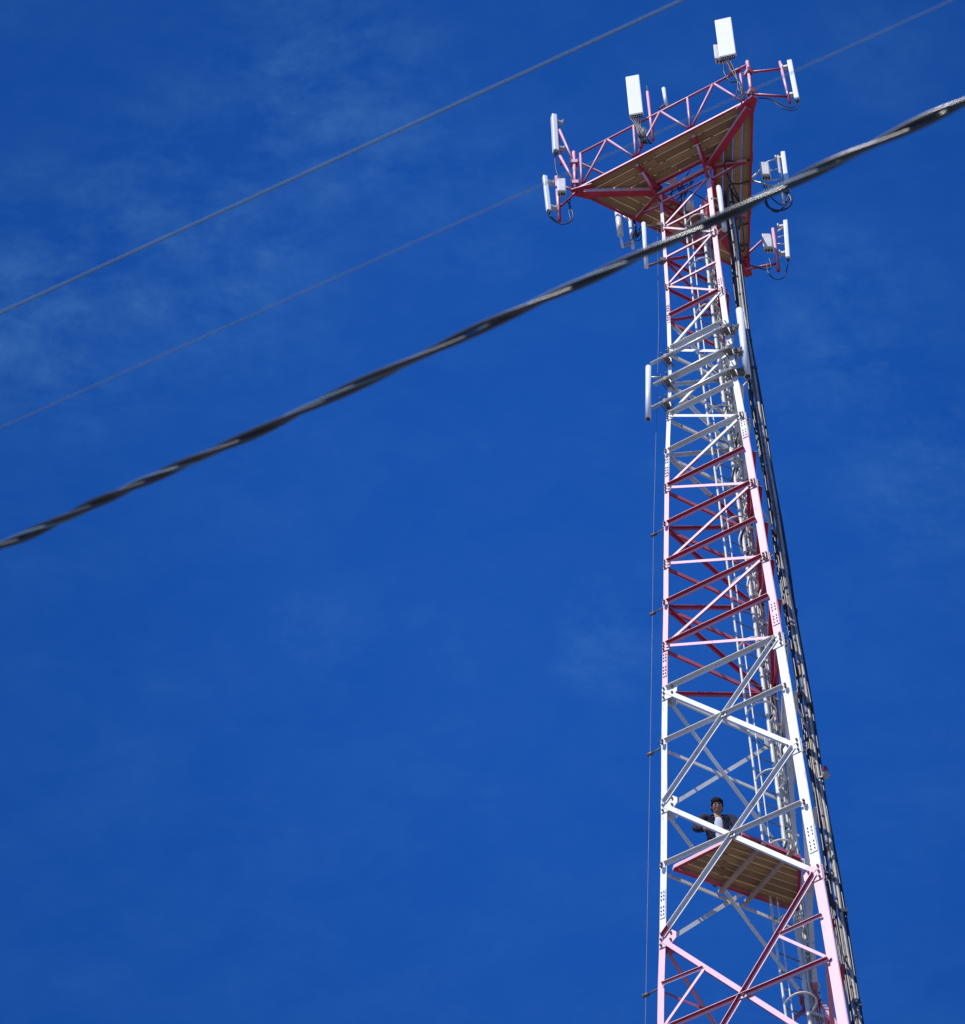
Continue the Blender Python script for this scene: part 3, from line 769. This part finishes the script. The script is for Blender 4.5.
hparts = [(hf(0, .024, .042), (.087, .104, .090), R4), (hf(0, .034, -.022), (.089, .072, .088), R4), (hf(0, -.045, .082), (.062, .040, .030), R4)]
for q in range(26):
    a = random.uniform(0, 2*math.pi); e = random.uniform(.35, 1.2)
    hparts.append((hf(.074*math.cos(a)*math.cos(e), .02+.082*math.sin(a)*math.cos(e), .052+.076*math.sin(e)), (.024, .024, .018), R4))
for q in range(11):
    x_ = (q-5)*.0145; hparts.append((hf(x_, -.078+abs(x_)*.5, .066-abs(x_)*.25+random.uniform(-.006, .008)), (.014, .018, .020), R4))
for sx in (-1, 1): hparts.append((hf(.076*sx, -.012, .018), (.014, .030, .040), R4))
blob('hair', hparts, hair)
# clothes
o = skin_mesh('tshirt', [P_(0,.05,.90), P_(0,.02,1.12), P_(0,-.035,1.33), P_(0,-.045,1.43)], [(0,1),(1,2),(2,3)], [(.15,.118),(.12,.10),(.095,.085),(.06,.06)], tee); pchild(o)
o = skin_mesh('trousers', [P_(0,.06,.95), P_(-.10,.04,.86), P_(-.11,-.04,.48), P_(-.11,-.04,.10), P_(.10,.04,.86), P_(.11,-.04,.48), P_(.12,-.04,.10)], [(0,1),(1,2),(2,3),(0,4),(4,5),(5,6)], [(.155,.12),.10,.075,.065,.10,.075,.065], jeans); pchild(o)
for sx in (-1, 1): blob('shoe', [(V((.115*sx, -.13, .045)), (.05, .14, .045), None)], shoe)
# open shirt: back shell + two front panels + sleeves, in one mesh
jv = [P_(0,.095,.88), P_(0,.09,1.12), P_(0,.075,1.34), P_(0,.05,1.43),
      P_(-.205,-.03,1.455), P_(-.335,-.085,1.155), P_(-.20,-.19,1.04), P_(.205,-.03,1.455), P_(.305,-.035,1.145), P_(.225,-.15,.98)]
je = [(0,1),(1,2),(2,3),(2,4),(4,5),(5,6),(2,7),(7,8),(8,9)]
o = skin_mesh('shirt', jv, je, [(.18,.10),(.165,.10),(.18,.10),(.09,.06),.084,.070,.052,.084,.070,.052], jack); pchild(o)
for sx in (-1, 1):
    bm = BM(); cols = 6; rows = 9; g_ = []
    for r_ in range(rows):
        z_ = .86+.57*r_/(rows-1); row = []
        for c_ in range(cols):
            f_ = c_/(cols-1); xw = .185-.02*math.sin(math.pi*r_/(rows-1)) if r_ < rows-1 else .14
            x_ = sx*(xw*(1-f_)+(.062 if r_ < rows-2 else .05)*f_)
            cy = .05-.055*(z_-.9)
            y_ = cy-math.sqrt(max(0, 1-(x_/.205)**2))*.135-.01*math.sin(r_*2.1+c_)
            row.append(bm.verts.new((x_, y_, z_)))
        g_.append(row)
    for r_ in range(rows-1):
        for c_ in range(cols-1): bm.faces.new((g_[r_][c_], g_[r_][c_+1], g_[r_+1][c_+1], g_[r_+1][c_]))
    bmesh.ops.solidify(bm, geom=bm.faces[:], thickness=.012)
    me = bpy.data.meshes.new('shirt_front'); bm.to_mesh(me); bm.free(); me.materials.append(jack)
    for p in me.polygons: p.use_smooth = True
    o = bpy.data.objects.new('shirt_front', me); COL.objects.link(o); o.parent = person
    o2 = skin_mesh('collar', [P_(sx*.03, .06, 1.47), P_(sx*.075, .0, 1.46), P_(sx*.07, -.075, 1.42), P_(sx*.06, -.11, 1.36)], [(0,1),(1,2),(2,3)], [.022,.024,.024,.016], jack, None, 1); pchild(o2)
# hands: palm with fingers
def hand(base, dirv, sidev, downv):
    dv, sv, wv = V(dirv).normalized(), V(sidev).normalized(), V(downv).normalized(); b_ = V(base)
    vs = [b_, b_+dv*.035, b_+dv*.075]; es = [(0,1),(1,2)]; rs = [(.026,.018),(.040,.017),(.038,.015)]
    for q, (off, ln) in enumerate(((-.03, .062), (-.010, .074), (.010, .070), (.030, .055))):
        i0 = len(vs); vs += [b_+dv*.080+sv*off, b_+dv*(.080+ln*.5)+sv*off*1.1+wv*.008, b_+dv*(.080+ln*.8)+sv*off*1.1+wv*.03, b_+dv*(.080+ln*.85)+sv*off*1.1+wv*.045]
        es += [(2, i0), (i0, i0+1), (i0+1, i0+2), (i0+2, i0+3)]; rs += [.010, .0088, .008, .007]
    i0 = len(vs); vs += [b_+dv*.03-sv*.038, b_+dv*.06-sv*.058+wv*.012, b_+dv*.085-sv*.055+wv*.028]; es += [(1, i0), (i0, i0+1), (i0+1, i0+2)]; rs += [.013, .010, .008]
    o = skin_mesh('hand', vs, es, rs, skin, None, 2, 0); pchild(o)
hand((-.135, -.23, 1.01), (.8, -.35, -.25), (.75, .6, 0), (0, -.3, -1))
hand((.17, -.20, .95), (-.6, -.5, -.2), (-.8, .5, 0), (0, -.3, -1))

# ------------------------------------------------------------------ overhead lines between two poles
PL, PR = V((-12, 12, 0)), V((10, -.4, 0))
def wire_path(pa, pb, k, n=160):
    N_ = ray(*pa).cross(ray(*pb))
    def zz_(p): return -(N_.x*p.x+N_.y*p.y)/N_.z+1.6
    # visible end parameters
    dl = (PR-PL)
    def tpar(px):
        d_ = ray(*px); # intersect ray with vertical plane through the poles
        nn = V((-dl.y, dl.x, 0)); s_ = (PL-CAM).dot(nn)/d_.dot(nn); q_ = CAM+d_*s_; return ((q_-PL).dot(dl))/dl.length_squared
    ta, tb = tpar(pa), tpar(pb); Ls = dl.length
    out = []
    for i in range(n+1):
        t = i/n; p = PL.lerp(PR, t); p.z = zz_(p)+k*(t-ta)*(t-tb)*Ls*Ls; out.append(p)
    return out, ta, tb
path, ta, tb = wire_path((0, 546), (965, 101), .0092, 900)
sv_cable = thing('twisted_cable', 'thick twisted black and grey service cable sagging across the foreground', 'cable', path[0])
att = {}
att['near'] = (path[0], path[-1])
strands = [[], [], []]; ph = 1.0
for i, p in enumerate(path):
    d_ = (path[min(i+1, len(path)-1)]-path[max(i-1, 0)]).normalized(); a_ = UP.cross(d_).normalized(); b_ = d_.cross(a_)
    t = i/len(path); ds = (path[1]-path[0]).length
    pitch = .66+.16*math.sin(t*37)+.10*math.sin(t*83+1)
    ph += 2*math.pi*ds/pitch
    for q in range(3):
        off = (.0090, .0090, .0085)[q]*(1+.32*math.sin(t*95+q*2.3)); an = ph+(0, 2.75, 4.3)[q]
        strands[q].append(p+a_*math.cos(an)*off+b_*math.sin(an)*off)
for q in range(3):
    bm = BM(); tube(bm, strands[q], (.0084, .0084, .0046)[q], 12)
    link('insulated_core' if q < 2 else 'bare_messenger', bm, M['core'] if q < 2 else M['alu'], sv_cable, True)
for (nm, pa, pb, k, r, lab) in (('w1', (0, 313), (683, 0), .0012, .0040, 'single pale overhead wire crossing the upper left sky'), ('w2', (0, 428), (953, 0), .0012, .0018, 'thinner overhead wire passing between the other wire and the twisted cable')):
    pth, _, _ = wire_path(pa, pb, k, 120); att[nm] = (pth[0], pth[-1])
    bm = BM(); tube(bm, pth, r, 8); tag(link('overhead_wire', bm, M['grey2'], None, True), lab, 'wire')
pm = simple('pole_wood', (.16, .11, .07), .9, 0, .3, 2); ins = simple('brown_porcelain', (.12, .04, .02), .25)
for q, (P, lab) in enumerate(((PL, 'wooden utility pole at the left end of the overhead wires'), (PR, 'wooden utility pole at the right end of the overhead wires'))):
    tops = {n: a[q] for n, a in att.items()}; hz = max(v.z for v in tops.values())+.35
    t = thing('utility_pole', lab, 'pole', P)
    bk = V((0, .32, 0)) if q == 0 else V((.1, -.32, 0))
    bm = BM(); tube(bm, [P+bk, P+bk+UP*hz], .16, 14, r1=.11); link('shaft', bm, pm, t)
    for n, v in tops.items():
        bm = BM(); tube(bm, [V((v.x, v.y, v.z))+bk*.6, v+bk*.12], .02, 8); tube(bm, [v+bk*.25, v], .045, 10); link('insulator', bm, ins, t)

# ------------------------------------------------------------------ ground
bm = BM(); bmesh.ops.create_grid(bm, x_segments=60, y_segments=60, size=1500)
gm, nt, b = new_mat('dry_ground')
n = noise(nt, .12, 8, .65); r = ramp(nt, n.outputs['Fac'], [(.35, (.13, .12, .09)), (.5, (.21, .19, .155)), (.65, (.29, .27, .23))])
nt.links.new(r.outputs[0], b.inputs['Base Color']); b.inputs['Roughness'].default_value = .95
struct(link('ground', bm, gm))

# ------------------------------------------------------------------ light
SUN = V((-.41, -.55, .73)).normalized()
ld = bpy.data.lights.new('sun', 'SUN'); ld.energy = 4.3; ld.angle = math.radians(.5); ld.color = (1, .965, .91)
lo = bpy.data.objects.new('sun', ld); COL.objects.link(lo); lo.rotation_euler = SUN.to_track_quat('Z', 'Y').to_euler()
w = bpy.data.worlds.new('World'); sc.world = w; w.use_nodes = True; nt = w.node_tree; bg = nt.nodes['Background']
sky = N(nt, 'ShaderNodeTexSky'); sky.sky_type = 'NISHITA'; sky.sun_disc = False
sky.sun_elevation = math.asin(SUN.z); sky.sun_rotation = math.atan2(SUN.x, SUN.y)
sky.altitude = 1500; sky.air_density = 1.0; sky.dust_density = .2; sky.ozone_density = 3.0
# polarised-looking deep blue: tint, plus thin cirrus wisps laid out on the sky sphere
tint = N(nt, 'ShaderNodeMix', data_type='RGBA', blend_type='MULTIPLY'); tint.inputs[0].default_value = 1
nt.links.new(sky.outputs[0], tint.inputs[6]); tint.inputs[7].default_value = (.17, .82, 1.97, 1)
tc = N(nt, 'ShaderNodeTexCoord'); mp = N(nt, 'ShaderNodeMapping'); mp.inputs['Rotation'].default_value = (.5, .1, .35); mp.inputs['Scale'].default_value = (26, 46, 36)
nt.links.new(tc.outputs['Generated'], mp.inputs[0])
n1 = N(nt, 'ShaderNodeTexNoise'); n1.inputs['Scale'].default_value = 1; n1.inputs['Detail'].default_value = 12; n1.inputs['Roughness'].default_value = .68; n1.inputs['Distortion'].default_value = .25
nt.links.new(mp.outputs[0], n1.inputs['Vector'])
r = ramp(nt, n1.outputs['Fac'], [(.38, (0,0,0)), (.78, (1,1,1))])
n2 = N(nt, 'ShaderNodeTexNoise'); n2.inputs['Scale'].default_value = 90; n2.inputs['Detail'].default_value = 8; n2.inputs['Roughness'].default_value = .65
nt.links.new(tc.outputs['Generated'], n2.inputs['Vector'])
r2 = ramp(nt, n2.outputs['Fac'], [(.3, (.35,.35,.35)), (.7, (1,1,1))])
def math_(op, a_, b_):
    m_ = N(nt, 'ShaderNodeMath', operation=op)
    for i_, v_ in enumerate((a_, b_)):
        if hasattr(v_, 'is_output'): nt.links.new(v_, m_.inputs[i_])
        else: m_.inputs[i_].default_value = v_
    return m_.outputs[0]
tot = None                              # banks of thin cirrus, each around its own sky direction
for px, py, rad_, amp in ((60, 300, 230, .8), (330, 110, 240, .8), (200, 240, 260, .7), (470, 200, 160, .45), (840, 330, 200, .55), (930, 470, 170, .6), (610, 640, 110, .55), (330, 640, 130, .28), (880, 60, 120, .3)):
    vs_ = N(nt, 'ShaderNodeVectorMath', operation='DISTANCE'); nt.links.new(tc.outputs['Generated'], vs_.inputs[0]); vs_.inputs[1].default_value = ray(px, py).normalized()
    mr = N(nt, 'ShaderNodeMapRange', interpolation_type='SMOOTHERSTEP'); nt.links.new(vs_.outputs['Value'], mr.inputs['Value'])
    mr.inputs['From Min'].default_value = 0; mr.inputs['From Max'].default_value = rad_/FPX; mr.inputs['To Min'].default_value = amp; mr.inputs['To Max'].default_value = 0
    tot = mr.outputs[0] if tot is None else math_('MAXIMUM', tot, mr.outputs[0])
tot = math_('MAXIMUM', tot, .14)
fac = math_('MULTIPLY', math_('MULTIPLY', math_('MULTIPLY', tot, r.outputs[0]), r2.outputs[0]), .36)
# darker patch of sky toward the upper left
vs_ = N(nt, 'ShaderNodeVectorMath', operation='DISTANCE'); nt.links.new(tc.outputs['Generated'], vs_.inputs[0]); vs_.inputs[1].default_value = ray(620, 560).normalized()
mr = N(nt, 'ShaderNodeMapRange', interpolation_type='SMOOTHSTEP'); nt.links.new(vs_.outputs['Value'], mr.inputs['Value'])
mr.inputs['From Min'].default_value = .03; mr.inputs['From Max'].default_value = .26; mr.inputs['To Min'].default_value = 1.07; mr.inputs['To Max'].default_value = .80
sc_ = N(nt, 'ShaderNodeVectorMath', operation='SCALE'); nt.links.new(tint.outputs[2], sc_.inputs[0]); nt.links.new(mr.outputs[0], sc_.inputs['Scale'])
mx = mix(nt, fac, sc_.outputs[0], (1.9, 4.9, 8.4))
nt.links.new(mx, bg.inputs['Color']); bg.inputs['Strength'].default_value = .1

sc.view_settings.view_transform = 'Standard'; sc.view_settings.look = 'None'; sc.view_settings.exposure = 0; sc.view_settings.gamma = 1
sc.render.engine = 'CYCLES'
